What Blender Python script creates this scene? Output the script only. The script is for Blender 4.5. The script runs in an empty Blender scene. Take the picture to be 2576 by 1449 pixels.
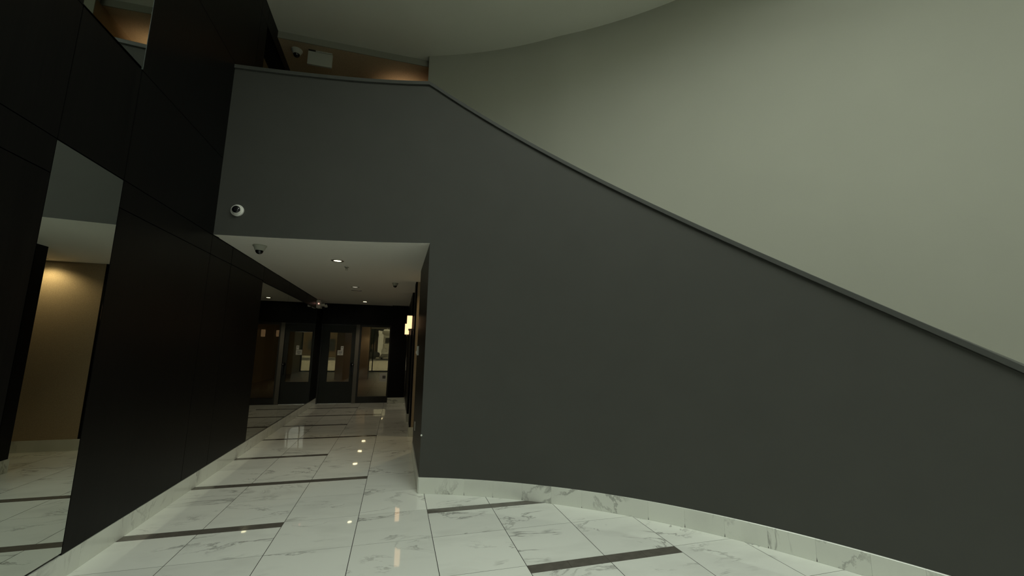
import bpy, bmesh, math, random
from mathutils import Vector, Matrix
random.seed(7)
C = bpy.context.scene.collection
R = math.radians

# ------------------------------------------------------------------ helpers
def tag(o, label=None, cat=None, group=None, kind=None):
    if label: o['label'] = label
    if cat: o['category'] = cat
    if group: o['group'] = group
    if kind: o['kind'] = kind
    return o

def link(name, me, mats, parent=None, loc=None):
    o = bpy.data.objects.new(name, me)
    for m in (mats if isinstance(mats, (list, tuple)) else [mats]):
        me.materials.append(m)
    C.objects.link(o)
    if parent: o.parent = parent
    if loc is not None: o.location = loc
    return o

def obj(name, bm, mats, parent=None, smooth=False, loc=None):
    bmesh.ops.recalc_face_normals(bm, faces=bm.faces[:])
    me = bpy.data.meshes.new(name)
    bm.to_mesh(me); bm.free()
    if smooth:
        for p in me.polygons: p.use_smooth = True
        try: me.set_sharp_from_angle(angle=R(35))
        except Exception: pass
    return link(name, me, mats, parent, loc)

def empty(name, loc, rot=(0, 0, 0)):
    o = bpy.data.objects.new(name, None)
    o.empty_display_size = 0.1
    C.objects.link(o); o.location = loc; o.rotation_euler = rot
    return o

def add_box(bm, x0, x1, y0, y1, z0, z1, mi=0, bev=0.0):
    v = [bm.verts.new(p) for p in ((x0,y0,z0),(x1,y0,z0),(x1,y1,z0),(x0,y1,z0),(x0,y0,z1),(x1,y0,z1),(x1,y1,z1),(x0,y1,z1))]
    fs = []
    for q in ((0,3,2,1),(4,5,6,7),(0,1,5,4),(1,2,6,5),(2,3,7,6),(3,0,4,7)):
        f = bm.faces.new([v[i] for i in q]); f.material_index = mi; fs.append(f)
    if bev:
        es = list({e for f in fs for e in f.edges})
        bmesh.ops.bevel(bm, geom=es, offset=bev, segments=2, affect='EDGES', profile=0.5)

def box(name, x0, x1, y0, y1, z0, z1, m, parent=None, bev=0.0):
    bm = bmesh.new(); add_box(bm, x0, x1, y0, y1, z0, z1, 0, bev)
    return obj(name, bm, m, parent)

def struct(name, bm, m, parent=None, smooth=False):
    o = obj(name, bm, m, parent, smooth)
    if not parent: o['kind'] = 'structure'
    return o

def sbox(name, *a, **k):
    o = box(name, *a, **k)
    if not k.get('parent'): o['kind'] = 'structure'
    return o

def add_lathe(bm, prof, n=32, mat=None, mi=0):
    """prof: (r, z) pairs from one end to the other; mat: Matrix"""
    rings = []
    for r, z in prof:
        if r < 1e-6:
            rings.append([bm.verts.new((0, 0, z))])
        else:
            rings.append([bm.verts.new((r*math.cos(2*math.pi*i/n), r*math.sin(2*math.pi*i/n), z)) for i in range(n)])
    for a, b in zip(rings, rings[1:]):
        for i in range(n):
            j = (i+1) % n
            if len(a) == 1 and len(b) == 1: continue
            if len(a) == 1: f = bm.faces.new((a[0], b[i], b[j]))
            elif len(b) == 1: f = bm.faces.new((a[i], a[j], b[0]))
            else: f = bm.faces.new((a[i], a[j], b[j], b[i]))
            f.material_index = mi
    if mat is not None:
        bmesh.ops.transform(bm, matrix=mat, verts=[v for r in rings for v in r])

def lathe(name, prof, m, parent=None, n=32, mat=None, loc=None):
    bm = bmesh.new(); add_lathe(bm, prof, n, mat)
    return obj(name, bm, m, parent, smooth=True, loc=loc)

def add_prism(bm, poly, z0, z1, mi=0, mi_bot=None):
    lo = [bm.verts.new((x, y, z0)) for x, y in poly]
    hi = [bm.verts.new((x, y, z1)) for x, y in poly]
    f = bm.faces.new(lo); f.material_index = mi if mi_bot is None else mi_bot
    f = bm.faces.new(hi); f.material_index = mi
    n = len(poly)
    for i in range(n):
        f = bm.faces.new((lo[i], lo[(i+1) % n], hi[(i+1) % n], hi[i])); f.material_index = mi

# ------------------------------------------------------------------ materials
def mat(name):
    m = bpy.data.materials.new(name); m.use_nodes = True
    nt = m.node_tree
    return m, nt, nt.nodes['Principled BSDF']

def N(nt, t, **kw):
    n = nt.nodes.new(t)
    for k, v in kw.items():
        if k in n.inputs: n.inputs[k].default_value = v
        else: setattr(n, k, v)
    return n

def simple(name, col, rough=0.6, spec=0.3, metal=0.0, var=0.0, vscale=3.0, bump=0.0, bscale=200.0):
    m, nt, b = mat(name)
    b.inputs['Roughness'].default_value = rough
    b.inputs['Specular IOR Level'].default_value = spec
    b.inputs['Metallic'].default_value = metal
    b.inputs['Base Color'].default_value = (*col, 1)
    tc = N(nt, 'ShaderNodeTexCoord')
    if var:
        n = N(nt, 'ShaderNodeTexNoise', Scale=vscale, Detail=4.0)
        nt.links.new(tc.outputs['Object'], n.inputs['Vector'])
        mr = N(nt, 'ShaderNodeMapRange')
        mr.inputs['From Min'].default_value = 0.3; mr.inputs['From Max'].default_value = 0.7
        mr.inputs['To Min'].default_value = 1-var; mr.inputs['To Max'].default_value = 1+var
        nt.links.new(n.outputs['Fac'], mr.inputs['Value'])
        mx = N(nt, 'ShaderNodeVectorMath', operation='SCALE')
        mx.inputs[0].default_value = col
        nt.links.new(mr.outputs[0], mx.inputs['Scale'])
        nt.links.new(mx.outputs[0], b.inputs['Base Color'])
    if bump:
        n2 = N(nt, 'ShaderNodeTexNoise', Scale=bscale, Detail=2.0)
        nt.links.new(tc.outputs['Object'], n2.inputs['Vector'])
        bp = N(nt, 'ShaderNodeBump', Strength=bump, Distance=0.001)
        nt.links.new(n2.outputs['Fac'], bp.inputs['Height'])
        nt.links.new(bp.outputs[0], b.inputs['Normal'])
    return m

def marble(name, base, vein, rough=0.03, spec=0.5, vscale=1.0):
    m, nt, b = mat(name)
    L = nt.links.new
    tc = N(nt, 'ShaderNodeTexCoord')
    at = N(nt, 'ShaderNodeAttribute', attribute_name='tile_rand')
    off = N(nt, 'ShaderNodeVectorMath', operation='SCALE'); off.inputs[0].default_value = (37.1, 21.7, 13.3)
    L(at.outputs['Fac'], off.inputs['Scale'])
    add = N(nt, 'ShaderNodeVectorMath', operation='ADD')
    L(tc.outputs['Object'], add.inputs[0]); L(off.outputs[0], add.inputs[1])
    mp = N(nt, 'ShaderNodeMapping'); mp.inputs['Rotation'].default_value = (0.3, 0.2, 0.7); mp.inputs['Scale'].default_value = (1.0, 2.2, 1.0)
    L(add.outputs[0], mp.inputs['Vector'])
    # veins: thin zero crossings of a distorted noise
    n1 = N(nt, 'ShaderNodeTexNoise', Scale=1.05*vscale, Detail=7.0, Roughness=0.62, Distortion=0.9)
    L(mp.outputs[0], n1.inputs['Vector'])
    s = N(nt, 'ShaderNodeMath', operation='SUBTRACT'); s.inputs[1].default_value = 0.5
    L(n1.outputs['Fac'], s.inputs[0])
    a = N(nt, 'ShaderNodeMath', operation='ABSOLUTE'); L(s.outputs[0], a.inputs[0])
    r1 = N(nt, 'ShaderNodeMapRange'); r1.inputs['From Min'].default_value = 0.0; r1.inputs['From Max'].default_value = 0.022
    r1.inputs['To Min'].default_value = 1.0; r1.inputs['To Max'].default_value = 0.0
    L(a.outputs[0], r1.inputs['Value'])
    # patchiness so veins come and go
    n2 = N(nt, 'ShaderNodeTexNoise', Scale=2.3*vscale, Detail=2.0)
    L(add.outputs[0], n2.inputs['Vector'])
    r2 = N(nt, 'ShaderNodeMapRange'); r2.inputs['From Min'].default_value = 0.47; r2.inputs['From Max'].default_value = 0.64
    L(n2.outputs['Fac'], r2.inputs['Value'])
    mu = N(nt, 'ShaderNodeMath', operation='MULTIPLY'); L(r1.outputs[0], mu.inputs[0]); L(r2.outputs[0], mu.inputs[1])
    # soft grey clouds
    n3 = N(nt, 'ShaderNodeTexNoise', Scale=2.0*vscale, Detail=4.0)
    L(mp.outputs[0], n3.inputs['Vector'])
    r3 = N(nt, 'ShaderNodeMapRange'); r3.inputs['From Min'].default_value = 0.52; r3.inputs['From Max'].default_value = 0.8
    r3.inputs['To Max'].default_value = 0.22
    L(n3.outputs['Fac'], r3.inputs['Value'])
    ad = N(nt, 'ShaderNodeMath', operation='MAXIMUM'); L(mu.outputs[0], ad.inputs[0]); L(r3.outputs[0], ad.inputs[1])
    mix = N(nt, 'ShaderNodeMix', data_type='RGBA')
    mix.inputs[6].default_value = (*base, 1); mix.inputs[7].default_value = (*vein, 1)
    L(ad.outputs[0], mix.inputs[0])
    # every tile a hair lighter or darker
    tv = N(nt, 'ShaderNodeMapRange'); tv.inputs['To Min'].default_value = 0.95; tv.inputs['To Max'].default_value = 1.04
    L(at.outputs['Fac'], tv.inputs['Value'])
    sc = N(nt, 'ShaderNodeVectorMath', operation='SCALE'); L(mix.outputs[2], sc.inputs[0]); L(tv.outputs[0], sc.inputs['Scale'])
    L(sc.outputs[0], b.inputs['Base Color'])
    b.inputs['Roughness'].default_value = rough
    b.inputs['Specular IOR Level'].default_value = spec
    return m

def wood(name, col, rough=0.42, spec=0.17):
    m, nt, b = mat(name)
    L = nt.links.new
    tc = N(nt, 'ShaderNodeTexCoord')
    mp = N(nt, 'ShaderNodeMapping'); mp.inputs['Scale'].default_value = (60, 60, 1.2)
    L(tc.outputs['Object'], mp.inputs['Vector'])
    n = N(nt, 'ShaderNodeTexNoise', Scale=1.0, Detail=6.0, Roughness=0.6); L(mp.outputs[0], n.inputs['Vector'])
    mr = N(nt, 'ShaderNodeMapRange'); mr.inputs['From Min'].default_value = .3; mr.inputs['From Max'].default_value = .7
    mr.inputs['To Min'].default_value = .55; mr.inputs['To Max'].default_value = 1.5
    L(n.outputs['Fac'], mr.inputs['Value'])
    sc = N(nt, 'ShaderNodeVectorMath', operation='SCALE'); sc.inputs[0].default_value = col
    L(mr.outputs[0], sc.inputs['Scale']); L(sc.outputs[0], b.inputs['Base Color'])
    b.inputs['Roughness'].default_value = rough; b.inputs['Specular IOR Level'].default_value = spec
    bp = N(nt, 'ShaderNodeBump', Strength=0.15, Distance=0.0006); L(n.outputs['Fac'], bp.inputs['Height'])
    L(bp.outputs[0], b.inputs['Normal'])
    return m

def emit(name, col, strength):
    m, nt, b = mat(name)
    b.inputs['Base Color'].default_value = (*[min(1, c) for c in col], 1)
    b.inputs['Emission Color'].default_value = (*col, 1)
    b.inputs['Emission Strength'].default_value = strength
    b.inputs['Roughness'].default_value = 0.5
    return m

def glass(name, tint, refl=1.0):
    m = bpy.data.materials.new(name); m.use_nodes = True
    nt = m.node_tree; nt.nodes.clear(); L = nt.links.new
    out = N(nt, 'ShaderNodeOutputMaterial')
    tr = N(nt, 'ShaderNodeBsdfTransparent'); tr.inputs['Color'].default_value = (*tint, 1)
    gl = N(nt, 'ShaderNodeBsdfGlossy', Roughness=0.0); gl.inputs['Color'].default_value = (refl, refl, refl, 1)
    fr = N(nt, 'ShaderNodeFresnel', IOR=1.5)
    mx = N(nt, 'ShaderNodeMixShader')
    L(fr.outputs[0], mx.inputs[0]); L(tr.outputs[0], mx.inputs[1]); L(gl.outputs[0], mx.inputs[2]); L(mx.outputs[0], out.inputs[0])
    return m

def mirror(name, col):
    m, nt, b = mat(name)
    b.inputs['Base Color'].default_value = (*col, 1)
    b.inputs['Metallic'].default_value = 1.0
    b.inputs['Roughness'].default_value = 0.0
    return m

M = dict(
    marble=marble('polished_white_marble', (0.84, 0.865, 0.80), (0.36, 0.365, 0.335)),
    marble_base=marble('white_marble_base', (0.72, 0.74, 0.675), (0.38, 0.385, 0.35), rough=0.12),
    lobby_stone=marble('brown_lobby_stone', (0.26, 0.205, 0.155), (0.16, 0.13, 0.10), rough=0.3, spec=0.3),
    strip=simple('grey_stone_strip', (0.125, 0.115, 0.098), rough=0.12, spec=0.4, var=0.12, vscale=14),
    grout=simple('dark_grout', (0.035, 0.035, 0.030), rough=0.9, spec=0.1),
    dark=simple('charcoal_paint', (0.0665, 0.068, 0.061), rough=0.6, spec=0.25, var=0.03, bump=0.10, bscale=350),
    cap=simple('charcoal_cap', (0.075, 0.078, 0.072), rough=0.4, spec=0.35),
    wallpaint=simple('pale_grey_green_paint', (0.42, 0.425, 0.36), rough=0.75, spec=0.15, var=0.015, vscale=1.5, bump=0.08, bscale=300),
    fascia=simple('shaded_fascia_paint', (0.27, 0.27, 0.225), rough=0.8, spec=0.1),  # wall paint darkened: the fascia's dim shade is put into the colour
    ceil=simple('white_ceiling_paint', (0.70, 0.70, 0.63), rough=0.85, spec=0.1),
    soffit=simple('corridor_ceiling_paint', (0.84, 0.82, 0.77), rough=0.85, spec=0.1),
    beige=simple('beige_wall_covering', (0.42, 0.325, 0.215), rough=0.7, spec=0.2, var=0.12, vscale=90, bump=0.3, bscale=150),
    wood=wood('dark_stained_wood', (0.0032, 0.0029, 0.0025)),
    gap=simple('black_groove', (0.003, 0.003, 0.003), rough=0.9, spec=0.05),
    mirror=mirror('mirror_glass', (0.68, 0.72, 0.67)),
    mirror_dim=mirror('corridor_mirror_glass', (0.60, 0.62, 0.57)),
    edge=simple('polished_glass_edge', (0.07, 0.085, 0.08), rough=0.3, spec=0.4),
    door=simple('dark_grey_door_paint', (0.020, 0.022, 0.019), rough=0.45, spec=0.3),
    post=simple('bronze_grey_metal', (0.15, 0.14, 0.118), rough=0.45, spec=0.3, metal=0.2),
    black=simple('black_metal', (0.006, 0.006, 0.006), rough=0.3, spec=0.5),
    steel=simple('brushed_steel', (0.45, 0.44, 0.40), rough=0.3, metal=1.0),
    white=simple('white_plastic', (0.80, 0.80, 0.75), rough=0.4, spec=0.4),
    offwhite=simple('offwhite_plastic', (0.40, 0.41, 0.35), rough=0.5, spec=0.3),
    paper=simple('paper', (0.62, 0.62, 0.58), rough=0.8, spec=0.1),
    ink=simple('grey_ink', (0.12, 0.12, 0.115), rough=0.8, spec=0.1),
    dome=simple('smoked_dome', (0.004, 0.004, 0.005), rough=0.06, spec=0.6),
    glass=glass('door_glass', (0.62, 0.60, 0.54)),
    storefront=glass('tinted_storefront_glass', (0.36, 0.34, 0.29)),
    clear=glass('window_glass', (0.93, 0.95, 0.93)),
    frame=simple('dark_bronze_frame', (0.02, 0.019, 0.017), rough=0.4, spec=0.4),
    pave=simple('concrete_pavement', (0.42, 0.40, 0.36), rough=0.9, spec=0.1, var=0.1, vscale=0.6),
    road=simple('asphalt', (0.10, 0.10, 0.10), rough=0.95, spec=0.1, var=0.2, vscale=2),
    brick=simple('brown_brick', (0.16, 0.115, 0.07), rough=0.9, spec=0.1, var=0.3, vscale=3),
    render=simple('white_render', (0.60, 0.60, 0.56), rough=0.9, spec=0.1),
    carpaint=simple('silver_car_paint', (0.22, 0.22, 0.21), rough=0.3, spec=0.5),
    leaf=simple('dark_foliage', (0.018, 0.022, 0.012), rough=0.9, spec=0.1, var=0.4, vscale=2),
    bark=simple('bark', (0.03, 0.022, 0.015), rough=0.95, spec=0.1),
    lamp=emit('lamp_warm', (1.0, 0.90, 0.55), 9.0),
    lamp_dim=emit('lamp_dim', (1.0, 0.93, 0.75), 0.55),
    lamp_far=emit('lamp_far', (1.0, 0.88, 0.60), 30.0),
    shade=emit('sconce_shade_glow', (1.0, 0.60, 0.30), 1.6),
    led=emit('red_led', (1.0, 0.45, 0.36), 3.0),
)

# ------------------------------------------------------------------ plan (metres, camera at the origin)
XL = -2.025                # left wall face
ZC = 2.745                 # corridor ceiling
ZL = 3.66                  # landing floor
ZT = 6.35                  # atrium ceiling
ZU = 6.24                  # landing ceiling
BC = (-1.164, -0.115); BR = 5.0385        # stair wall circle
HC = (-3.658, -12.542); HR = 17.731       # flatter curve above the opening
XJ = 0.312

def inner_y(x):
    y = HC[1] + math.sqrt(HR**2 - (x-HC[0])**2)
    t = max(0.0, min(1.0, (x+0.8)/(XJ+0.8)))
    yb = BC[1] + math.sqrt(BR**2 - (XJ-BC[0])**2)
    yh = HC[1] + math.sqrt(HR**2 - (XJ-HC[0])**2)
    return y + (yb-yh)*t*t

TH0 = math.atan2(BC[1] + math.sqrt(BR**2 - (XJ-BC[0])**2) - BC[1], XJ-BC[0])   # angle where the curve meets the corridor jamb
TH1 = R(14.0)                                                                   # foot of the stair
PLAN = []                                   # (x, y, nx, ny): front face points with normals to the room
nl = 26
for i in range(nl):
    x = XL + (XJ-XL)*i/nl
    y = inner_y(x); e = 1e-3
    dy = (inner_y(x+e)-inner_y(x-e))/(2*e)
    l = math.hypot(1, dy)
    PLAN.append((x, y, dy/l, -1/l))
NJ = len(PLAN)
nr = 60
for i in range(nr+1):
    th = TH0 + (TH1-TH0)*i/nr
    PLAN.append((BC[0]+BR*math.cos(th), BC[1]+BR*math.sin(th), -math.cos(th), -math.sin(th)))
# arc length along the front face, zero at the jamb
S = [0.0]
for a, b in zip(PLAN, PLAN[1:]): S.append(S[-1]+math.hypot(b[0]-a[0], b[1]-a[1]))
s0 = S[NJ]; S = [s-s0 for s in S]
PEAK_S = -0.09
def rail_z(s):
    """top of the parapet: level along the landing, then falling with the stair"""
    if s <= PEAK_S: return 4.807 + 0.018*(PEAK_S-s)/2.26
    u = s-PEAK_S
    return 4.807 - 0.698*u + 0.0017*u*u

def off(p, d):   # move a plan point behind the face (away from the room)
    return (p[0]-p[2]*d, p[1]-p[3]*d)

# ------------------------------------------------------------------ floor
XJ0, DX = 0.3695, 0.6155
YJ0, DY = 3.018, 0.607
STRIPS = {}      # row index k (far edge at YJ0+k*DY) -> list of x ranges
def setstrip(k, x0, x1): STRIPS.setdefault(k, []).append((x0, x1))
for k in range(-14, 16, 2):
    setstrip(k, -3.0, XJ0-DX if (k//2) % 2 == 0 else XJ0-2*DX)
for k in range(-14, 4, 4): setstrip(k, XJ0+DX, XJ0+3*DX); setstrip(k+2, XJ0, XJ0+2*DX)
STRIPS[0] = [(-3.0, XJ0-DX), (XJ0+DX, XJ0+3*DX)]
STRIPS[2] = [(-3.0, XJ0-2*DX), (XJ0, XJ0+3*DX)]

def build_floor(name, x0, x1, y0, y1, strips=True, tile='marble'):
    bm = bmesh.new()
    add_box(bm, x0, x1, y0, y1, -0.12, -0.0012, 1)
    lay = bm.faces.layers.float.new('tile_rand')
    g = 0.0025
    def quad(a, b, c, d, mi):
        if b-a < 0.012 or d-c < 0.012: return
        lo = [bm.verts.new(p) for p in ((a, c, -0.0012), (b, c, -0.0012), (b, d, -0.0012), (a, d, -0.0012))]
        hi = [bm.verts.new(p) for p in ((a, c, 0), (b, c, 0), (b, d, 0), (a, d, 0))]
        r = random.random()
        fs = [bm.faces.new(hi)] + [bm.faces.new((lo[i], lo[(i+1) % 4], hi[(i+1) % 4], hi[i])) for i in range(4)]
        for f in fs: f.material_index = mi; f[lay] = r
    xs = [x0] + [XJ0+DX*i for i in range(-40, 40) if x0+0.01 < XJ0+DX*i < x1-0.01] + [x1]
    ks = [k for k in range(-40, 60) if y0-DY < YJ0+(k-1)*DY and YJ0+(k-1)*DY < y1 or y0 < YJ0+k*DY < y1]
    for k in range(min(ks), max(ks)+1):
        ya, yb = max(y0, YJ0+(k-1)*DY), min(y1, YJ0+k*DY)
        if yb-ya < 0.02: continue
        for a, b in zip(xs, xs[1:]):
            mid = (a+b)/2
            st = strips and any(u-0.01 < mid < v+0.01 for u, v in STRIPS.get(k, []))
            if st and YJ0+k*DY <= y1:
                ye = yb-0.104
                quad(a+g, b-g, ya+g, ye-g*0.5, 0)
                m = (a+b)/2                      # the strip pieces break at mid tile
                quad(a+(g*.2), m-g*.35, ye, yb-g*.5, 2); quad(m+g*.35, b-g*.2, ye, yb-g*.5, 2)
            else:
                quad(a+g, b-g, ya+g*0.8, yb-g*0.8, 0)
    o = struct(name, bm, [M[tile], M['grout'], M['strip']])
    return o
build_floor('floor', XL-0.15, 6.4, -8.2, 12.5)
build_floor('floor', -7.2, 1.8, 12.5, 28.1, strips=False, tile='lobby_stone')

# ------------------------------------------------------------------ left wall: dark panels with shadow joints
ycols = [-8.1, -6.6, -5.1, -3.85, -2.6, -1.35, -0.72, 0.9, 2.933, 3.558, 5.10, 5.69, 6.958, 8.53, 10.1, 11.405, 12.5]
yc_up = [-8.1, -6.6, -5.1, -3.85, -2.6, -1.35, -0.72, 0.9, 2.933, 3.558, 5.69, 5.955, 7.72]
ZW, ZX = 2.737, 3.640        # panel joints
MIRRORS = [   # y0, y1, z0, z1
    (2.933, 3.558, 0.158, ZW), (6.958, 11.405, 0.158, 2.502), (2.933, 3.558, ZX, ZT), (5.955, 7.5, ZX, 5.563)]
def in_mirror(y, z): return any(a-1e-3 < y < b+1e-3 and c-1e-3 < z < d+1e-3 for a, b, c, d in MIRRORS)
bm = bmesh.new()
add_box(bm, XL-0.2, XL-0.03, -8.1, 12.5, 0.0, ZT, 1)
g = 0.0035
rows_lo = [0.158, 2.502, ZW]; rows_lo2 = [0.158, 2.522, ZW]
for a, b in zip(ycols, ycols[1:]):
    rr = rows_lo if a >= 6.9 else rows_lo2
    if a >= 6.9 and b <= 11.5: rr = [2.502, ZW]
    for c, d in zip(rr, rr[1:]):
        if in_mirror((a+b)/2, (c+d)/2): continue
        add_box(bm, XL-0.028, XL, a+g, b-g, c+g, d-g, 0)
rows_up = [ZW, ZX, 4.84, 6.06, ZT]
for a, b in zip(yc_up, yc_up[1:]):
    for c, d in zip(rows_up, rows_up[1:]):
        if in_mirror((a+b)/2, (c+d)/2): continue
        if 5.9 < a < 7.4 and c >= 4.8 and d < 6.2: c = 5.563
        add_box(bm, XL-0.028, XL, a+g, b-g, c+g, d-g, 0)
struct('wall_left', bm, [M['wood'], M['gap']])

# marble baseboard along the left wall, cut into lengths with fine joints
def base_run(name, axis, fixed0, fixed1, a0, a1, h=0.157, step=0.6155, start=None):
    bm = bmesh.new(); lay = bm.faces.layers.float.new('tile_rand')
    cuts = [a0]
    t = start if start is not None else a0+step
    while t < a1-0.03:
        if t > a0+0.03: cuts.append(t)
        t += step
    cuts.append(a1)
    for a, b in zip(cuts, cuts[1:]):
        n0 = len(bm.faces)
        if axis == 'y': add_box(bm, fixed0, fixed1, a+0.0006, b-0.0006, 0.001, h, 0)
        else: add_box(bm, a+0.0006, b-0.0006, fixed0, fixed1, 0.001, h, 0)
        r = random.random()
        bm.faces.ensure_lookup_table()
        for f in bm.faces[n0:]: f[lay] = r
    return struct(name, bm, [M['marble_base']])
base_run('baseboard_left', 'y', XL-0.028, XL+0.004, -8.0, 12.38, start=YJ0-DY*12)

def mirror_thing(y0, y1, z0, z1, label, m, seams=(), edge=True, turn=0.0):
    t = empty('wall_mirror', (XL, (y0+y1)/2, z0), (0, 0, R(turn)))
    tag(t, label, 'mirror', 'mirrors set into the dark panelled wall')
    cuts = [y0]+list(seams)+[y1]
    yc = (y0+y1)/2
    for a, b in zip(cuts, cuts[1:]):
        box('mirror_pane', -0.012, -0.0008, a-yc+0.002, b-yc-0.002, 0.016, z1-z0-0.006, M[m], t)
    if edge:
        box('polished_edge', -0.012, 0.0004, y1-yc-0.0020, y1-yc+0.0022, 0.006, z1-z0-0.006, M['edge'], t)
    return t
mirror_thing(2.933, 3.558, 0.158, ZW, 'tall narrow floor-level mirror strip on the dark left wall nearest the viewer', 'mirror', edge=False)
mirror_thing(6.958, 11.405, 0.158, 2.502, 'wide two-pane mirror along the corridor, reflecting the glazed end door', 'mirror_dim', seams=(8.53,))
mirror_thing(2.933, 3.558, ZX, ZT, 'upper mirror strip high on the left wall reflecting the lit ceiling and parapet', 'mirror', turn=-0.6)
mirror_thing(5.955, 7.5, ZX, 5.563, 'mirror on the upper landing, only a small wedge showing above the parapet', 'mirror_dim', edge=False)

# ------------------------------------------------------------------ curved dark wall (header over the opening + stair parapet)
TK = 0.15
GAP_H, CAP_H, OVER = 0.010, 0.046, 0.022
def curved_wall():
    bm = bmesh.new()
    cols = []
    idx = list(range(len(PLAN)))
    def column(p, zb, zt, rec):
        f = (p[0], p[1]); bk = off(p, TK); fr = off(p, rec)
        zs = [zb, zb+(zt-zb)*0.25, zb+(zt-zb)*0.5, zb+(zt-zb)*0.75, zt-CAP_H-GAP_H]
        c = [bm.verts.new((f[0], f[1], z)) for z in zs]
        c.append(bm.verts.new((fr[0], fr[1], zt-CAP_H-GAP_H)))
        c.append(bm.verts.new((fr[0], fr[1], zt-CAP_H)))
        c.append(bm.verts.new((bk[0], bk[1], zt-CAP_H)))
        c.append(bm.verts.new((bk[0], bk[1], zb)))
        return c
    prev = None
    for i in idx:
        p = PLAN[i]; zt = rail_z(S[i])
        zb = ZC if i <= NJ else 0.0
        c = column(p, zb, zt, 0.003)
        if prev:
            for k in range(len(c)):
                j = (k+1) % len(c)
                f = bm.faces.new((prev[k], c[k], c[j], prev[j]))
                f.material_index = 1 if (k == len(c)-1 and i <= NJ) else (2 if k in (4, 5) else 0)
                if k < 4: f.smooth = True
        else: bm.faces.new(c)
        if i == NJ:                      # the wall drops to the floor at the jamb
            c2 = column(p, 0.0, zt, 0.003)
            # jamb end face below the header
            c = c2
            bm.faces.new(c2[::-1])
        prev = c
    bm.faces.new(prev)
    me = bpy.data.meshes.new('wall_front')
    bmesh.ops.recalc_face_normals(bm, faces=bm.faces[:])
    bm.to_mesh(me); bm.free()
    try: me.set_sharp_from_angle(angle=R(30))
    except Exception: pass
    o = link('wall_front', me, [M['dark'], M['soffit'], M['dark']]); o['kind'] = 'structure'
    # the cap
    bm = bmesh.new(); prev = None
    for i, p in enumerate(PLAN):
        zt = rail_z(S[i]); zl = zt-CAP_H
        fr = (p[0]+p[2]*OVER, p[1]+p[3]*OVER); bk = off(p, TK+OVER)
        c = [bm.verts.new((fr[0], fr[1], zl)), bm.verts.new((fr[0], fr[1], zt-0.004)), bm.verts.new((fr[0]-p[2]*.004, fr[1]-p[3]*.004, zt)),
             bm.verts.new((bk[0], bk[1], zt)), bm.verts.new((bk[0], bk[1], zl))]
        if prev:
            for k in range(5):
                f = bm.faces.new((prev[k], c[k], c[(k+1) % 5], prev[(k+1) % 5]))
        else: bm.faces.new(c)
        prev = c
    bm.faces.new(prev)
    struct('trim_1', bm, M['cap'])
curved_wall()

# curved marble baseboard; joints at the photographed spacing
def curved_base():
    bm = bmesh.new(); lay = bm.faces.layers.float.new('tile_rand')
    ticks = []
    for x, y in ((0.632,4.603),(0.779,4.538),(1.058,4.4),(1.328,4.248),(1.584,4.086),(1.835,3.907),(2.077,3.714),(2.312,3.505),(2.533,3.286),(2.744,3.053),(2.939,2.811),(3.122,2.559),(3.292,2.296)):
        ticks.append(math.atan2(y-BC[1], x-BC[0]))
    while ticks[-1] > TH1+0.08: ticks.append(ticks[-1]-0.0545)
    ths = [TH0]+ticks+[TH1]
    r1, r0 = BR-0.013, BR+0.01
    for a, b in zip(ths, ths[1:]):
        rnd = random.random(); n0 = len(bm.faces)
        n = max(2, int((a-b)/0.018)); d = 0.00007
        pts = [a-d+(b+d-a+d)*i/n for i in range(n+1)]
        prev = None
        # a small V notch at the foot of each joint
        for i, t in enumerate(pts):
            def P(r, z): return bm.verts.new((BC[0]+r*math.cos(t), BC[1]+r*math.sin(t), z))
            c = [P(r1, 0.001), P(r1, 0.158), P(r1+0.003, 0.161), P(r0, 0.161), P(r0, 0.001)]
            if prev:
                for k in range(5): bm.faces.new((prev[k], c[k], c[(k+1) % 5], prev[(k+1) % 5]))
            else: bm.faces.new(c)
            prev = c
        bm.faces.new(prev)
        bm.faces.ensure_lookup_table()
        for f in bm.faces[n0:]: f[lay] = rnd
    # dark chips at the foot of the joints
    for t in ticks[:14]:
        n0 = len(bm.faces); h = random.uniform(0.012, 0.04)
        w = 0.0032/BR
        q = []
        for r, z, s in ((r1-0.0006, 0.002, -1), (r1-0.0006, 0.002, 1), (r1-0.0006, h, 0)):
            q.append(bm.verts.new((BC[0]+r*math.cos(t+s*w), BC[1]+r*math.sin(t+s*w), z)))
        f = bm.faces.new(q); f.material_index = 1
    struct('baseboard_right', bm, [M['marble_base'], M['grout']])
curved_base()

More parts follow.
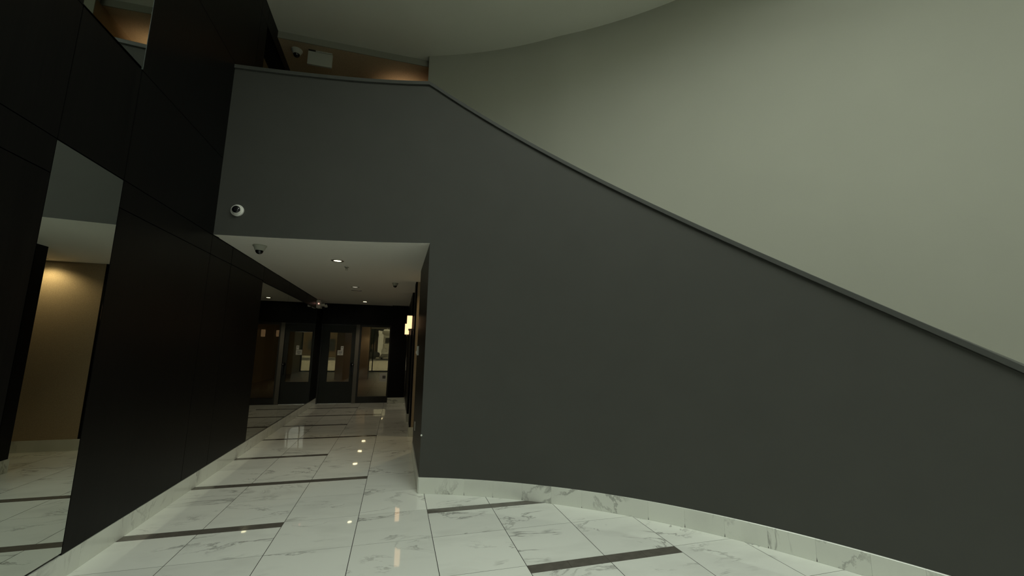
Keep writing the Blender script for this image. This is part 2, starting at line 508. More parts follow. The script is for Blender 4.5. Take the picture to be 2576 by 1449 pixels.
# ------------------------------------------------------------------ outer stair wall, atrium ceiling, landing
def outer_r(deg):
    if deg <= 58: return 6.31
    return 6.31 + (deg-58)/(76.8-58)*0.23
def outer_wall():
    bm = bmesh.new(); prev = None
    degs = [77.4-i*1.2 for i in range(0, 101)]
    pts = []
    for d in degs:
        r = outer_r(d); t = R(d)
        x, y = BC[0]+r*math.cos(t), BC[1]+r*math.sin(t)
        if y < -2.3: break
        pts.append((x, y, math.cos(t), math.sin(t)))
    for x, y, cx, cy in pts:
        zb = ZC+0.05 if x < 2.6 else 0.0            # below the landing the passage takes its place
        zs = [zb, zb+(ZT-zb)*0.25, zb+(ZT-zb)*0.5, zb+(ZT-zb)*0.75, ZT]
        c = [bm.verts.new((x, y, z)) for z in zs] + [bm.verts.new((x+cx*0.2, y+cy*0.2, z)) for z in zs[::-1]]
        if prev:
            for k in range(len(c)):
                f = bm.faces.new((prev[k], c[k], c[(k+1) % len(c)], prev[(k+1) % len(c)])); f.smooth = k < 4
        else: bm.faces.new(c)
        prev = c
    bm.faces.new(prev)
    me = bpy.data.meshes.new('wall_right'); bmesh.ops.recalc_face_normals(bm, faces=bm.faces[:]); bm.to_mesh(me); bm.free()
    try: me.set_sharp_from_angle(angle=R(30))
    except Exception: pass
    o = link('wall_right', me, M['wallpaint']); o['kind'] = 'structure'
outer_wall()

SK = (-0.3, 2.9, -0.3, 2.5)      # skylight opening added out of view to throw overhead light on the floor
bm = bmesh.new()
add_box(bm, XL-0.2, SK[0], -8.2, 6.395, ZT, ZT+0.15, 0); add_box(bm, SK[1], 6.4, -8.2, 6.395, ZT, ZT+0.15, 0)
add_box(bm, SK[0], SK[1], -8.2, SK[2], ZT, ZT+0.15, 0); add_box(bm, SK[0], SK[1], SK[3], 6.395, ZT, ZT+0.15, 0)
WELL = 0.75
add_box(bm, SK[0]-0.1, SK[0], SK[2]-0.1, SK[3]+0.1, ZT+0.15, ZT+WELL, 0); add_box(bm, SK[1], SK[1]+0.1, SK[2]-0.1, SK[3]+0.1, ZT+0.15, ZT+WELL, 0)
add_box(bm, SK[0], SK[1], SK[2]-0.1, SK[2], ZT+0.15, ZT+WELL, 0); add_box(bm, SK[0], SK[1], SK[3], SK[3]+0.1, ZT+0.15, ZT+WELL, 0)
struct('ceiling', bm, M['ceil'])
w4 = empty('added_skylight', ((SK[0]+SK[1])/2, (SK[2]+SK[3])/2, ZT+WELL)); w4['kind'] = 'structure'; w4['label'] = 'added skylight over the lobby for overhead light, out of view'
bm = bmesh.new()
for i in range(4):
    x = -(SK[1]-SK[0])/2+0.03+(SK[1]-SK[0]-0.06)*i/3
    add_box(bm, x-0.03, x+0.03, -(SK[3]-SK[2])/2, (SK[3]-SK[2])/2, -0.04, 0.04, 0)
obj('window_frame', bm, M['frame'], w4)
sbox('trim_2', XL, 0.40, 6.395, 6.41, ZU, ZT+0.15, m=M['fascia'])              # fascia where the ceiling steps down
bm = bmesh.new(); add_box(bm, XL-0.2, 0.45, 6.41, 7.80, ZU, ZT+0.15, 0)
struct('ceiling', bm, M['beige'])
sbox('wall_back_landing', XL-0.2, 0.45, 7.32, 7.80, ZL, ZU, m=M['beige'])
bm = bmesh.new(); add_prism(bm, [(0.266, 6.29), (0.306, 7.32), (0.45, 7.32), (0.45, 6.47), (0.30, 6.47)], ZL, ZU, 0)
struct('wall_right_landing', bm, M['beige'])
# landing / corridor ceiling slab behind the header
bm = bmesh.new()
poly = [off(PLAN[i], TK+0.001) for i in range(0, NJ+1)]
poly[0] = (XL, poly[0][1])
poly = poly + [(XJ+0.14, 4.95), (XJ+0.14, 6.5), (5.2, 6.5), (5.2, 7.72), (0.6, 7.72), (0.6, 12.5), (XL, 12.5)]
add_prism(bm, poly, ZC, ZL, 0)
struct('ceiling', bm, M['soffit'])
# end of the under-stair block: corridor jamb and the wall facing the side passage
bm = bmesh.new()
yb = PLAN[NJ][1]
add_prism(bm, [(XJ, yb+0.002), (XJ+0.02, yb+0.002), (XJ+0.14, yb+0.12), (XJ+0.14, 6.36), (5.4, 6.36), (5.4, 6.5), (XJ, 6.5)], 0.0, ZC, 0)
struct('wall_corridor_right', bm, M['wood'])
base_run('baseboard_corridor', 'y', XJ-0.012, XJ+0.004, yb+0.003, 6.5, start=YJ0+3*DY)
base_run('baseboard_passage', 'x', 6.495, 6.51, XJ-0.012, 5.2)
# stair flight between the two curved walls
bm = bmesh.new()
nst = 20; a0, a1 = R(15.0), R(69.5)
for i in range(nst):
    ta, tb = a0+(a1-a0)*i/nst, a0+(a1-a0)*(i+1)/nst
    q = []
    n = 3
    pin = [(BC[0]+(BR+TK+0.002)*math.cos(ta+(tb-ta)*k/n), BC[1]+(BR+TK+0.002)*math.sin(ta+(tb-ta)*k/n)) for k in range(n+1)]
    pout = [(BC[0]+6.30*math.cos(ta+(tb-ta)*k/n), BC[1]+6.30*math.sin(ta+(tb-ta)*k/n)) for k in range(n+1)]
    z1 = ZL*(i+1)/nst
    add_prism(bm, pin+pout[::-1], max(0.0, z1-0.45), z1, 0)
struct('trim_3', bm, M['marble_base'])['label'] = 'curved stair flight rising behind the charcoal parapet'

# ------------------------------------------------------------------ side passage and far right corridor wall
sbox('wall_passage', 0.322, 5.4, 7.62, 7.76, 0.0, ZC, m=M['beige'])
sbox('wall_passage_end', 5.2, 5.4, 6.5, 7.62, 0.0, ZC, m=M['beige'])
base_run('baseboard_passage', 'x', 7.606, 7.6195, 0.292, 5.2, start=XJ0+DX)
bm = bmesh.new()
add_box(bm, 0.29, 0.3215, 7.617, 8.0, 0.158, ZC, 0)
add_box(bm, 0.3225, 0.60, 7.765, 8.0, 0.0, ZC, 0)
add_box(bm, 0.55, 0.60, 8.0, 9.15, 0.0, ZC, 0)
add_box(bm, 0.29, 0.60, 9.15, 10.4, 0.158, ZC, 0)
add_box(bm, 0.30, 0.60, 10.407, 12.5, 0.158, ZC, 0)
struct('wall_corridor_far', bm, M['wood'])
base_run('baseboard_corridor', 'y', 0.280, 0.32, 7.635, 8.0)
base_run('baseboard_corridor', 'y', 0.280, 0.60, 9.14, 12.1, start=YJ0+DY*11)

# ------------------------------------------------------------------ end wall with door and sidelight
YE = 12.40
bm = bmesh.new()
add_box(bm, -0.165, 0.29, 12.17, 12.50, 0.158, ZC, 0)
add_box(bm, XL, -0.165, 12.30, 12.50, 2.175, ZC-0.001, 0)
struct('wall_end', bm, M['wood'])
base_run('baseboard_end', 'x', 12.12, 12.2, -0.165, 0.279)

d = empty('door_1', (-1.99, YE, 0)); d['kind'] = 'structure'
d['label'] = 'dark grey glazed metal door closing the far end of the corridor'
def local(o, x0, x1, y0, y1, z0, z1, name, m, parent=None, bev=0.0):
    L = o.location
    return box(name, x0-L.x, x1-L.x, y0-L.y, y1-L.y, z0-L.z, z1-L.z, m, parent or o, bev)
bm = bmesh.new()
gx0, gx1, gz0, gz1 = -1.80, -1.225, 0.585, 1.935
for a, b, c, e in ((-1.985, gx0, 0.012, 2.14), (gx1, -1.115, 0.012, 2.14), (gx0, gx1, 0.012, gz0), (gx0, gx1, gz1, 2.14)):
    add_box(bm, a-d.location.x, b-d.location.x, -0.025, 0.025, c, e, 0)
obj('door_leaf', bm, M['door'], d)
local(d, gx0, gx1, YE-0.005, YE+0.005, gz0, gz1, 'glass_pane', M['glass'])
bm = bmesh.new()
for a, b, c, e in ((gx0-0.02, gx0, gz0-0.02, gz1+0.02), (gx1, gx1+0.02, gz0-0.02, gz1+0.02), (gx0, gx1, gz0-0.02, gz0), (gx0, gx1, gz1, gz1+0.02)):
    add_box(bm, a-d.location.x, b-d.location.x, -0.032, -0.025, c, e, 0)
obj('glazing_bead', bm, M['door'], d)
rot = Matrix.Rotation(R(90), 4, 'X')
lathe('door_handle', [(0, 0.052), (0.022, 0.052), (0.026, 0.045), (0.045, 0.03), (0.058, 0.012), (0.06, 0)], M['black'], d, mat=rot, loc=(-1.150+1.99, -0.026, 1.055))
hd = [o for o in d.children if o.name.startswith('door_handle')][0]
lathe('keyhole', [(0, 0.006), (0.010, 0.005), (0.011, 0)], M['steel'], hd, n=20, mat=rot, loc=(0, -0.0505, 0))
bm = bmesh.new()
add_box(bm, -0.020, 0.020, -0.045, -0.010, -0.29, -0.03, 0, 0.008)
obj('lever', bm, M['black'], hd)
local(d, -2.0, -1.11, YE-0.06, YE+0.05, 0.001, 0.010, 'threshold', M['steel'])

w = empty('window_1', (-0.58, YE, 0)); w['kind'] = 'structure'
w['label'] = 'tall glazed sidelight beside the grey end door'
sx0, sx1, sz0, sz1 = -0.975, -0.205, 0.175, 2.115
bm = bmesh.new()
for a, b, c, e in ((-1.118, -1.020, 0.0, 2.175),):
    add_box(bm, a-w.location.x, b-w.location.x, -0.06, 0.05, c, e, 0)
obj('door_post', bm, M['post'], w)
bm = bmesh.new()
for a, b, c, e in ((-1.019, sx0, 0.0, 2.175), (sx1, -0.165, 0.0, 2.175), (sx0, sx1, 0.0, sz0), (sx0, sx1, sz1, 2.175)):
    add_box(bm, a-w.location.x, b-w.location.x, -0.035, 0.035, c, e, 0)
obj('window_frame', bm, M['frame'], w)
local(w, sx0, sx1, YE-0.005, YE+0.005, sz0, sz1, 'window_pane', M['glass'])
sbox('trim_5', XL+0.0005, -1.987, YE-0.06, YE+0.06, 0.0, 2.142, m=M['frame'])
sbox('trim_4', XL, -1.111, YE-0.05, YE+0.05, 2.142, 2.1745, m=M['frame'])

# notices stuck on the glass
def notice(x0, x1, z0, z1, label, lines):
    t = empty('paper_notice', ((x0+x1)/2, YE-0.0065, z0)); tag(t, label, 'notice')
    wd = x1-x0; hh = z1-z0
    box('sheet', -wd/2, wd/2, -0.001, 0.001, 0, hh, M['paper'], t)
    bm = bmesh.new()
    for a, b, c, e in lines: add_box(bm, -wd/2+a*wd, -wd/2+b*wd, -0.0016, -0.0011, c*hh, e*hh, 0)
    obj('print', bm, M['ink'], t)
    return t
notice(-1.575, -1.425, 1.308, 1.445, 'larger pale square notice with grey print, lower one on the door glass',
       [(0.12, 0.88, 0.70, 0.78), (0.2, 0.8, 0.52, 0.60), (0.12, 0.88, 0.36, 0.43), (0.3, 0.7, 0.18, 0.26)])
notice(-1.495, -1.425, 1.452, 1.56, 'small bright white notice just above the larger one on the door glass',
       [(0.25, 0.75, 0.55, 0.72)])
t = notice(-0.41, -0.225, 0.58, 0.81, 'pale sheet with a dark square low on the sidelight glass', [(0.42, 0.88, 0.36, 0.72)])

# ------------------------------------------------------------------ lobby beyond the end door, and the street
sbox('wall_lobby_left', -7.2, -7.0, 12.52, 28.0, 0, 2.9, m=M['beige'])
sbox('wall_lobby_right', 1.6, 1.8, 12.52, 28.0, 0, 2.9, m=M['beige'])
bm = bmesh.new(); add_box(bm, -7.0, XL-0.2, 12.42, 12.52, 0, 2.9, 0); add_box(bm, 0.6, 1.6, 12.42, 12.52, 0, 2.9, 0)
struct('wall_lobby_near', bm, M['beige'])
sbox('ceiling', -7.2, 1.8, 12.5, 28.1, ZC, ZC+0.15, m=M['soffit'])
bm = bmesh.new(); add_box(bm, -2.78, -1.28, 21.4, 22.3, 0.0, ZC, 0); 
struct('pillar', bm, M['beige'])
bm = bmesh.new()
w2 = empty('window_2', (-2.7, 28.05, 0)); w2['kind'] = 'structure'; w2['label'] = 'tinted storefront glazing at the far side of the lobby'
for x in (-7.0, -5.2, -3.4, -1.45, 0.2, 1.54):
    add_box(bm, x+2.7, x+0.06+2.7, -0.05, 0.05, 0, ZC, 0)
add_box(bm, -4.3, 4.3, -0.05, 0.05, 0, 0.08, 0)
obj('window_frame', bm, M['frame'], w2)
box('window_pane', -4.3, 4.3, -0.005, 0.005, 0.0, ZC, M['storefront'], w2)
sbox('ground', -60, 60, 28.12, 52, -0.2, -0.01, m=M['pave'])
sbox('ground_road', -60, 60, 52, 66, -0.2, -0.02, m=M['road'])
sbox('ground_far', -60, 60, 66, 90, -0.2, -0.01, m=M['pave'])

def building(x0, x1, y0, y1, h, wallm, label, wins, roof=True):
    b = empty('building', ((x0+x1)/2, y0, 0)); tag(b, label, 'building')
    box('wall', (x0-x1)/2, (x1-x0)/2, 0, y1-y0, 0, h, wallm, b)
    for (wx, wz, ww, wh) in wins:
        f = box('window', wx-ww/2, wx+ww/2, -0.06, 0.02, wz, wz+wh, M['frame'], b)
    box('cornice', (x0-x1)/2-0.2, (x1-x0)/2+0.2, -0.2, y1-y0, h, h+0.4, wallm, b)
    return b
building(-28, -3.3, 68, 80, 12, M['brick'], 'brown brick building across the street, seen through the door glass',
         [(wx, wz, 1.2, 1.8) for wx in (-9, -6, -3, 0, 3, 6, 9) for wz in (1.0, 4.4, 7.8)])
building(-2.10, -0.55, 70, 80, 3.9, M['render'], 'white building with a dark window, seen at the right of the sidelight',
         [(-0.05, 2.35, 0.75, 0.85), (-0.1, 0.3, 1.1, 0.5)])
building(-0.4, 40, 82, 95, 16, M['brick'], 'long dark brick building to the right of the white one across the street',
         [(wx, wz, 1.2, 1.8) for wx in range(-18, 20, 3) for wz in (1.0, 4.6, 8.2)])

def car(x, y, label, m, turn=0):
    c = empty('car', (x, y, 0), (0, 0, R(turn))); tag(c, label, 'car', 'cars parked across the street')
    bm = bmesh.new()
    prof = [(-2.1, 0.30), (-2.15, 0.75), (-1.25, 0.92), (-0.75, 1.42), (0.85, 1.44), (1.55, 0.95), (2.1, 0.88), (2.15, 0.32)]
    lo = [bm.verts.new((px, -0.85, pz)) for px, pz in prof]; hi = [bm.verts.new((px, 0.85, pz)) for px, pz in prof]
    bm.faces.new(lo); bm.faces.new(hi[::-1])
    for i in range(len(prof)):
        j = (i+1) % len(prof); bm.faces.new((lo[i], lo[j], hi[j], hi[i]))
    bmesh.ops.bevel(bm, geom=bm.edges[:], offset=0.07, segments=2, affect='EDGES')
    obj('body', bm, m, c, smooth=True)
    bm = bmesh.new()
    for a, b in ((-0.98, -0.02), (0.06, 1.12)):
        add_box(bm, a, b, -0.865, -0.82, 0.96, 1.34, 0)
    obj('side_window', bm, M['dome'], c)
    for px in (-1.35, 1.35):
        for py in (-0.80, 0.80):
            lathe('wheel', [(0, -0.1), (0.24, -0.1), (0.32, -0.08), (0.32, 0.08), (0.24, 0.1), (0, 0.1)], M['black'], c, n=24, mat=rot, loc=(px, py, 0.32))
car(-4.3, 60.5, 'dark grey parked car across the street, left of the white building', simple('dark_car_paint', (0.03, 0.03, 0.032), rough=0.3, spec=0.5))
car(-1.05, 59.0, 'silver parked car across the street in front of the white building', M['carpaint'], 90)
def tree(x, y, h, label):
    t = empty('tree', (x, y, 0)); tag(t, label, 'tree')
    lathe('trunk', [(0, 0), (0.22, 0.0), (0.16, 1.2), (0.12, h*0.6), (0, h*0.6)], M['bark'], t, n=10)
    bm = bmesh.new(); rs = random.Random(int(x*10))
    for i in range(26):
        a = rs.uniform(0, 6.28); r = rs.uniform(0, 1.5); z = rs.uniform(h*0.45, h)
        q = bmesh.ops.create_icosphere(bm, subdivisions=2, radius=rs.uniform(0.5, 0.95), matrix=Matrix.Translation((r*math.cos(a), r*math.sin(a), z)))
        for v in q['verts']: v.co += Vector((rs.uniform(-.1, .1), rs.uniform(-.1, .1), rs.uniform(-.1, .1)))
    obj('crown', bm, M['leaf'], t)
tree(-3.6, 63.5, 6.0, 'dark leafy street tree between the brick and white buildings')

# ------------------------------------------------------------------ window wall behind the viewer (source of the daylight)
YB = -8.0
WIN = (1.5, 4.4, 2.6, 6.25)
bm = bmesh.new()
add_box(bm, XL-0.2, WIN[0], YB-0.2, YB, 0, ZT, 0)
add_box(bm, WIN[1], 6.4, YB-0.2, YB, 0, ZT, 0)
add_box(bm, WIN[0], WIN[1], YB-0.2, YB, WIN[3], ZT, 0)
add_box(bm, WIN[0], WIN[1], YB-0.2, YB, 0, WIN[2], 0)
struct('wall_back', bm, M['wallpaint'])
sbox('wall_right_rear', 4.53, 4.75, YB-0.1, -2.1, 0, ZT, m=M['wallpaint'])
w3 = empty('window_3', ((WIN[0]+WIN[1])/2, YB-0.1, WIN[2])); w3['kind'] = 'structure'; w3['label'] = 'street windows of the lobby behind the viewer'
bm = bmesh.new()
wc = w3.location.x
nm = 4
for i in range(nm+1):
    x = WIN[0]+0.025+(WIN[1]-WIN[0]-0.05)*i/nm-wc
    add_box(bm, x-0.025, x+0.025, -0.06, 0.06, 0, WIN[3]-WIN[2], 0)
obj('window_frame', bm, M['frame'], w3)
sbox('ground_street', -60, 60, -60, YB-0.21, -0.25, -0.06, m=M['road'])

# ------------------------------------------------------------------ lights
def downlight(x, y, z, label, lens, watts=0.0, spot=None, col=(1.0, 0.86, 0.62), group='recessed ceiling downlights', r=0.052):
    t = empty('recessed_downlight', (x, y, z)); tag(t, label, 'ceiling light', group)
    lathe('trim_ring', [(r, -0.001), (r+0.004, -0.006), (r+0.032, -0.005), (r+0.036, -0.0005), (r+0.036, 0.0)], M['steel'] if lens != 'lamp_dim' else M['offwhite'], t)
    lathe('lamp_lens', [(0, -0.0035), (r*0.8, -0.003), (r, -0.0008)], M[lens], t)
    if watts:
        l = bpy.data.lights.new('downlight_beam', 'SPOT'); l.energy = watts; l.color = col
        l.spot_size = R(spot or 110); l.spot_blend = 0.6; l.shadow_soft_size = r*0.9
        o = bpy.data.objects.new('downlight_beam', l); C.objects.link(o); o.parent = t; o.location = (0, 0, -0.03)
    return t
XR = -0.872
downlight(XR, 6.13, ZC, 'lit downlight nearest the opening, with a wide dull ring, in the corridor ceiling', 'lamp', 16)
downlight(XR, 8.74, ZC, 'weak pale downlight in mid corridor ceiling, beside the slim dark vent', 'lamp_dim', 15)
downlight(XR, 11.48, ZC, 'lit downlight at the far end of the corridor ceiling, before the glazed door', 'lamp', 26)
for i, (x, y, lab) in enumerate(((-1.236, 16.86, 'lobby downlight beyond the glazed end door, nearest of its row'),
                    (-1.226, 18.82, 'lobby downlight beyond the glazed end door, middle of its row'),
                    (-1.218, 20.75, 'lobby downlight beyond the glazed end door, farthest of its row, by the beige pillar'))):
    downlight(x, y, ZC, lab, 'lamp_far', 30, group='lobby ceiling downlights', r=0.085)
downlight(-0.60, 27.0, ZC, 'bright oblong lobby light seen at the top right of the sidelight glass', 'lamp_far', 0, group='lobby ceiling downlights')
downlight(0.98, 7.38, ZC, 'downlight washing the beige side passage wall, seen only in the narrow mirror', 'lamp', 19, 150, col=(1.0, 0.78, 0.42))

def sconce(x, y, z, label, facing=-1):
    """shade standing off the wall at x = 0.29, fixed on a dark back plate"""
    t = empty('wall_sconce', (0.29, y, z)); tag(t, label, 'wall light', 'corridor wall sconces')
    box('backplate', -0.018, 0.0, -0.045, 0.045, -0.15, 0.12, M['black'], t, 0.003)
    box('bracket', -0.085, -0.018, -0.012, 0.012, -0.135, -0.118, M['black'], t)
    bm = bmesh.new(); add_box(bm, -0.122, -0.034, -0.075, 0.075, -0.115, 0.125, 0, 0.004)
    sh = obj('lamp_shade', bm, M['shade'], t)
    box('shade_rim', -0.124, -0.032, -0.077, 0.077, 0.117, 0.127, M['offwhite'], sh)
    lathe('finial', [(0, -0.155), (0.014, -0.152), (0.016, -0.118), (0, -0.117)], M['steel'], t, n=16, loc=(-0.078, 0, 0))
sconce(0.29, 7.80, 2.005, 'lit rectangular wall sconce nearest on the right corridor wall, partly covering the other')
sconce(0.29, 9.55, 1.955, 'lit rectangular wall sconce farther along the right corridor wall, half hidden behind the nearer')

# upward light on the landing wall, just hidden by the parapet
t = empty('wall_sconce', (-0.09, 7.32, 5.70)); tag(t, 'uplight on the landing wall, hidden by the parapet but for its glow', 'wall light')
box('backplate', -0.05, 0.05, -0.015, 0.0, -0.12, 0.05, M['black'], t)
lathe('lamp_shade', [(0.03, -0.10), (0.07, -0.03), (0.085, 0.05), (0.082, 0.05), (0.066, -0.03), (0.0, -0.08)], M['black'], t, loc=(0, -0.105, 0))
l = bpy.data.lights.new('uplight_glow', 'SPOT'); l.energy = 8.5; l.color = (1.0, 0.72, 0.45); l.spot_size = R(120); l.spot_blend = 0.9; l.shadow_soft_size = 0.05
o = bpy.data.objects.new('uplight_glow', l); C.objects.link(o); o.parent = t; o.location = (0, -0.11, 0.03); o.rotation_euler = (R(180), 0, 0)

# ------------------------------------------------------------------ fittings
def dome_camera(x, y, z, label, rb=0.062, black_base=False, s=1.0):
    t = empty('dome_camera', (x, y, z)); tag(t, label, 'security camera', 'dome security cameras')
    bmx = M['black'] if black_base else M['offwhite']
    lathe('base', [(0, 0), (rb*s*1.18, 0), (rb*s*1.18, -0.012*s), (rb*s, -0.022*s), (rb*s*0.82, -0.056*s), (rb*s*0.70, -0.062*s), (0, -0.062*s)], bmx, t)
    pr = [(rb*s*0.68*math.cos(a), -0.060*s-rb*s*0.72*math.sin(a)) for a in [i*math.pi/2/10 for i in range(10)]]
    lathe('dome', pr+[(0, -0.060*s-rb*s*0.72)], M['dome'], t)
    return t
dome_camera(-1.675, 5.50, ZC, 'white-based black dome camera under the corridor ceiling, close to the opening', s=1.05)
dome_camera(-0.085, 7.92, ZC, 'small black dome camera on the corridor ceiling near the right wall', rb=0.058, s=0.85)
t = dome_camera(-1.80, 6.62, ZU, 'pale dome camera on the landing ceiling left of the blank hanging sign', s=1.15)

# eyeball camera on the curved header
def eyeball(x, z):
    y = inner_y(x)
    e = 1e-3; dy = (inner_y(x+e)-inner_y(x-e))/(2*e)
    n = Vector((dy, -1, 0)).normalized()
    t = empty('eyeball_camera', (x, y, z)); tag(t, 'white round eyeball camera fixed on the charcoal wall above the opening', 'security camera')
    q = n.to_track_quat('Z', 'Y').to_matrix().to_4x4()
    lathe('base_ring', [(0.050, 0), (0.068, 0), (0.068, 0.010), (0.064, 0.018), (0.056, 0.021), (0.050, 0.016)], M['white'], t, n=48, mat=q)
    look = Vector((0.02, -1.0, 0.03)).normalized()
    q2 = Matrix.Translation(n*0.010) @ look.to_track_quat('Z', 'Y').to_matrix().to_4x4()
    r = 0.0555
    pr = [(r*math.sin(a), r*math.cos(a)) for a in [math.pi*0.56-i*(math.pi*0.56-0.86)/12 for i in range(13)]]
    lathe('ball', pr+[(0.0405, 0.0335)], M['white'], t, n=48, mat=q2)
    ln = lathe('lens', [(0.041, 0.0355), (0.038, 0.040), (0.022, 0.048), (0, 0.051)], M['dome'], t, n=40, mat=q2)
    q3 = q2 @ Matrix.Translation((0, 0, 0.0490))
    lathe('lens_ring', [(0.010, 0.0), (0.011, 0.003), (0.015, 0.003), (0.016, -0.002)], M['black'], ln, n=32, mat=q3)
    lathe('set_screw', [(0.0035, 0), (0.003, 0.0012), (0, 0.0014)], M['black'], t, n=12, mat=q2 @ Matrix.Translation((0.0415, -0.012, 0.0345)))
eyeball(-1.813, 3.037)

# blank hanging sign
t = empty('hanging_sign', (-1.437, 6.56, ZU)); tag(t, 'blank pale rectangular sign hanging under the upper landing ceiling', 'sign')
box('sign_panel', -0.182, 0.182, -0.018, 0.018, -0.247, -0.018, M['offwhite'], t, 0.004)
box('mounting_bar', -0.175, -0.07, -0.03, 0.03, -0.018, 0.0, M['black'], t)
box('canopy', -0.07, 0.175, -0.03, 0.03, -0.018, 0.0, M['offwhite'], t)

# emergency light near the end of the left wall
t = empty('emergency_light', (XL, 11.42, 2.50)); tag(t, 'white emergency light unit with red indicator on the left wall near the corridor ceiling', 'emergency light')
box('housing', 0.0, 0.10, -0.14, 0.14, 0.015, 0.225, M['white'], t, 0.008)
box('indicator_lamp', 0.048, 0.066, -0.150, -0.139, 0.115, 0.133, M['led'], t)
for yy, zz, xx in ((-0.06, 0.10, 0.15), (0.08, 0.085, 0.19)):
    hd = lathe('lamp_head', [(0, -0.03), (0.03, -0.028), (0.042, 0.03), (0.038, 0.034), (0, 0.028)], M['white'], t, n=24,
          mat=Matrix.Rotation(R(70), 4, 'Y') @ Matrix.Rotation(R(-25), 4, 'X'), loc=(xx, yy, zz))
    bm = bmesh.new(); add_box(bm, 0.09-xx, 0.0, -0.008, 0.008, -0.008, 0.008); obj('arm', bm, M['white'], hd)
box('conduit', 0.03, 0.05, -0.01, 0.01, 0.225, 0.245, M['black'], t)

# sprinkler and slim vent
t = empty('sprinkler', (-0.80, 6.58, ZC)); tag(t, 'small pendent fire sprinkler in the corridor ceiling behind the nearest downlight', 'sprinkler')
lathe('escutcheon', [(0, 0), (0.034, 0), (0.030, -0.006), (0.012, -0.010), (0, -0.010)], M['steel'], t, n=24)
bm = bmesh.new(); add_lathe(bm, [(0, -0.010), (0.008, -0.010), (0.008, -0.024), (0, -0.024)], 16)
for s in (-1, 1): add_box(bm, s*0.012-0.0025, s*0.012+0.0025, -0.003, 0.003, -0.044, -0.014)
add_box(bm, -0.0145, 0.0145, -0.003, 0.003, -0.0245, -0.0145)
obj('frame', bm, M['steel'], t)
lathe('deflector', [(0, -0.044), (0.020, -0.044), (0.021, -0.046), (0, -0.047)], M['steel'], t, n=20)
t = empty('ceiling_vent', (-0.885, 9.22, ZC)); tag(t, 'slim dark slot vent in the corridor ceiling next to the weak downlight', 'vent')
box('vent_frame', -0.115, 0.115, -0.035, 0.035, -0.008, 0.0, M['soffit'], t, 0.002)
bm = bmesh.new()
for k in (-1, 0, 1): add_box(bm, -0.105, 0.105, k*0.02-0.007, k*0.02+0.007, -0.0095, -0.0075)
obj('slot', bm, M['gap'], t)

# card reader / control and outlet on the jamb, wall chip
t = empty('wall_control', (XJ, 6.03, 1.43)); tag(t, 'white boxy wall control on the dark corridor jamb', 'wall control')
box('housing', -0.026, 0.0, -0.045, 0.045, 0.0, 0.13, M['white'], t, 0.004)
box('sensor', -0.036, -0.026, -0.012, 0.030, 0.022, 0.06, M['white'], t, 0.002)
t = empty('wall_outlet', (XJ, 6.02, 0.40)); tag(t, 'slim white outlet plate low on the dark corridor jamb', 'outlet')
box('cover_plate', -0.007, 0.0, -0.036, 0.036, 0.0, 0.115, M['white'], t, 0.002)
box('receptacle', -0.010, -0.007, -0.017, 0.017, 0.02, 0.095, M['offwhite'], t, 0.002)
t = empty('wall_stud', (XJ+0.004, PLAN[NJ][1]-0.002, 0.592)); tag(t, 'tiny bright metal stud on the corner of the charcoal wall', 'stud')
lathe('stud_head', [(0.0095, 0), (0.010, 0.003), (0.005, 0.007), (0, 0.008)], M['white'], t, n=16, mat=Matrix.Rotation(R(90), 4, 'X'))

# ------------------------------------------------------------------ world and daylight
SKY = 10.8
wd = bpy.data.worlds.new('daylight'); bpy.context.scene.world = wd; wd.use_nodes = True
bg = wd.node_tree.nodes['Background']
wn = wd.node_tree
wt = N(wn, 'ShaderNodeTexCoord'); wx = N(wn, 'ShaderNodeSeparateXYZ'); wn.links.new(wt.outputs['Generated'], wx.inputs[0])
wm = N(wn, 'ShaderNodeMath', operation='MULTIPLY_ADD'); wm.inputs[1].default_value = 2.0/3; wm.inputs[2].default_value = 1.0/3
wc_ = N(wn, 'ShaderNodeMath', operation='MAXIMUM'); wc_.inputs[1].default_value = 0.0
wn.links.new(wx.outputs['Z'], wc_.inputs[0]); wn.links.new(wc_.outputs[0], wm.inputs[0])      # overcast sky: three times brighter overhead
ws = N(wn, 'ShaderNodeMath', operation='MULTIPLY'); ws.inputs[1].default_value = SKY
wn.links.new(wm.outputs[0], ws.inputs[0]); wn.links.new(ws.outputs[0], bg.inputs['Strength'])
bg.inputs['Color'].default_value = (0.935, 1.0, 0.885, 1)
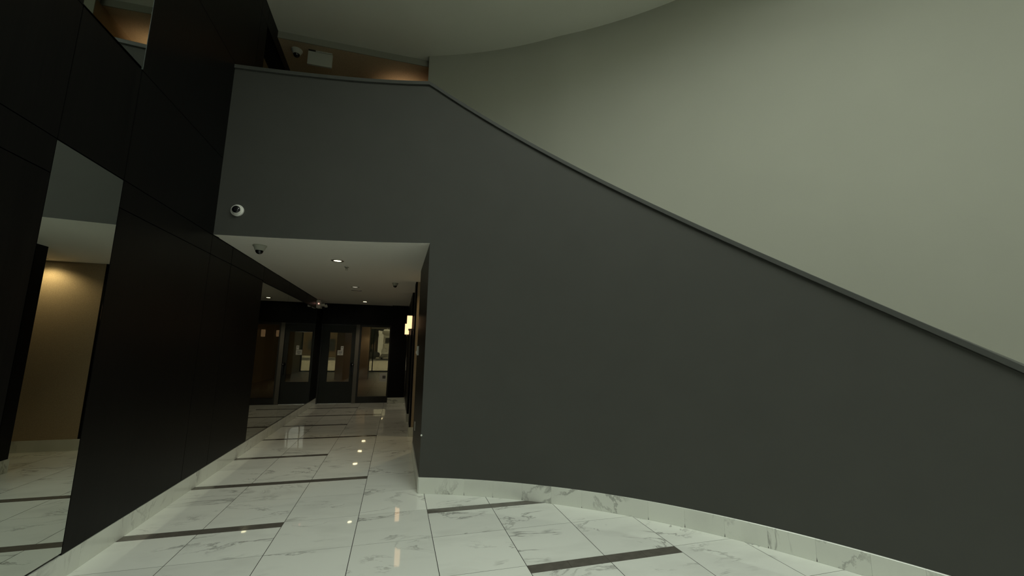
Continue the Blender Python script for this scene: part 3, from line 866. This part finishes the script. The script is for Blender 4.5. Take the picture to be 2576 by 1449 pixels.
def portal(x0, x1, y, z0, z1, flip):
    l = bpy.data.lights.new('window_portal', 'AREA'); l.shape = 'RECTANGLE'; l.size = x1-x0; l.size_y = z1-z0
    l.cycles.is_portal = True
    o = bpy.data.objects.new('window_portal', l); C.objects.link(o)
    o.location = ((x0+x1)/2, y, (z0+z1)/2); o.rotation_euler = (R(90) if flip else R(-90), 0, 0)
portal(WIN[0], WIN[1], YB-0.2, WIN[2], WIN[3], False)
l = bpy.data.lights.new('added_skylight_portal', 'AREA'); l.shape = 'RECTANGLE'; l.size = SK[1]-SK[0]; l.size_y = SK[3]-SK[2]; l.cycles.is_portal = True
o = bpy.data.objects.new('added_skylight_portal', l); C.objects.link(o); o.location = ((SK[0]+SK[1])/2, (SK[2]+SK[3])/2, ZT+WELL)

# ------------------------------------------------------------------ camera
F, YAW, PITCH, ROLL = 1021.245, 0.272854, 0.151426, 0.01493505
fwd = Vector((math.sin(YAW)*math.cos(PITCH), math.cos(YAW)*math.cos(PITCH), math.sin(PITCH)))
r0 = Vector((math.cos(YAW), -math.sin(YAW), 0)); u0 = r0.cross(fwd)
right = math.cos(ROLL)*r0 + math.sin(ROLL)*u0; up = -math.sin(ROLL)*r0 + math.cos(ROLL)*u0
cam = bpy.data.cameras.new('camera'); cam.sensor_width = 36; cam.sensor_fit = 'HORIZONTAL'; cam.lens = 36*F/2576
cam.clip_start = 0.05; cam.clip_end = 300
co = bpy.data.objects.new('camera', cam); C.objects.link(co)
mw = Matrix((right, up, -fwd)).transposed().to_4x4(); mw.translation = Vector((0, 0, 1.525))
co.matrix_world = mw
sc = bpy.context.scene
sc.camera = co
sc.view_settings.view_transform = 'Standard'; sc.view_settings.look = 'None'
sc.view_settings.gamma = 1; sc.view_settings.exposure = 0.0; sc.view_settings.use_curve_mapping = False
sc.cycles.max_bounces = 10; sc.cycles.diffuse_bounces = 6; sc.cycles.glossy_bounces = 6; sc.cycles.transparent_max_bounces = 12
sc.cycles.caustics_reflective = False; sc.cycles.caustics_refractive = False
sc.cycles.sample_clamp_indirect = 4.0
try:
    sc.cycles.use_denoising = True
except Exception: pass
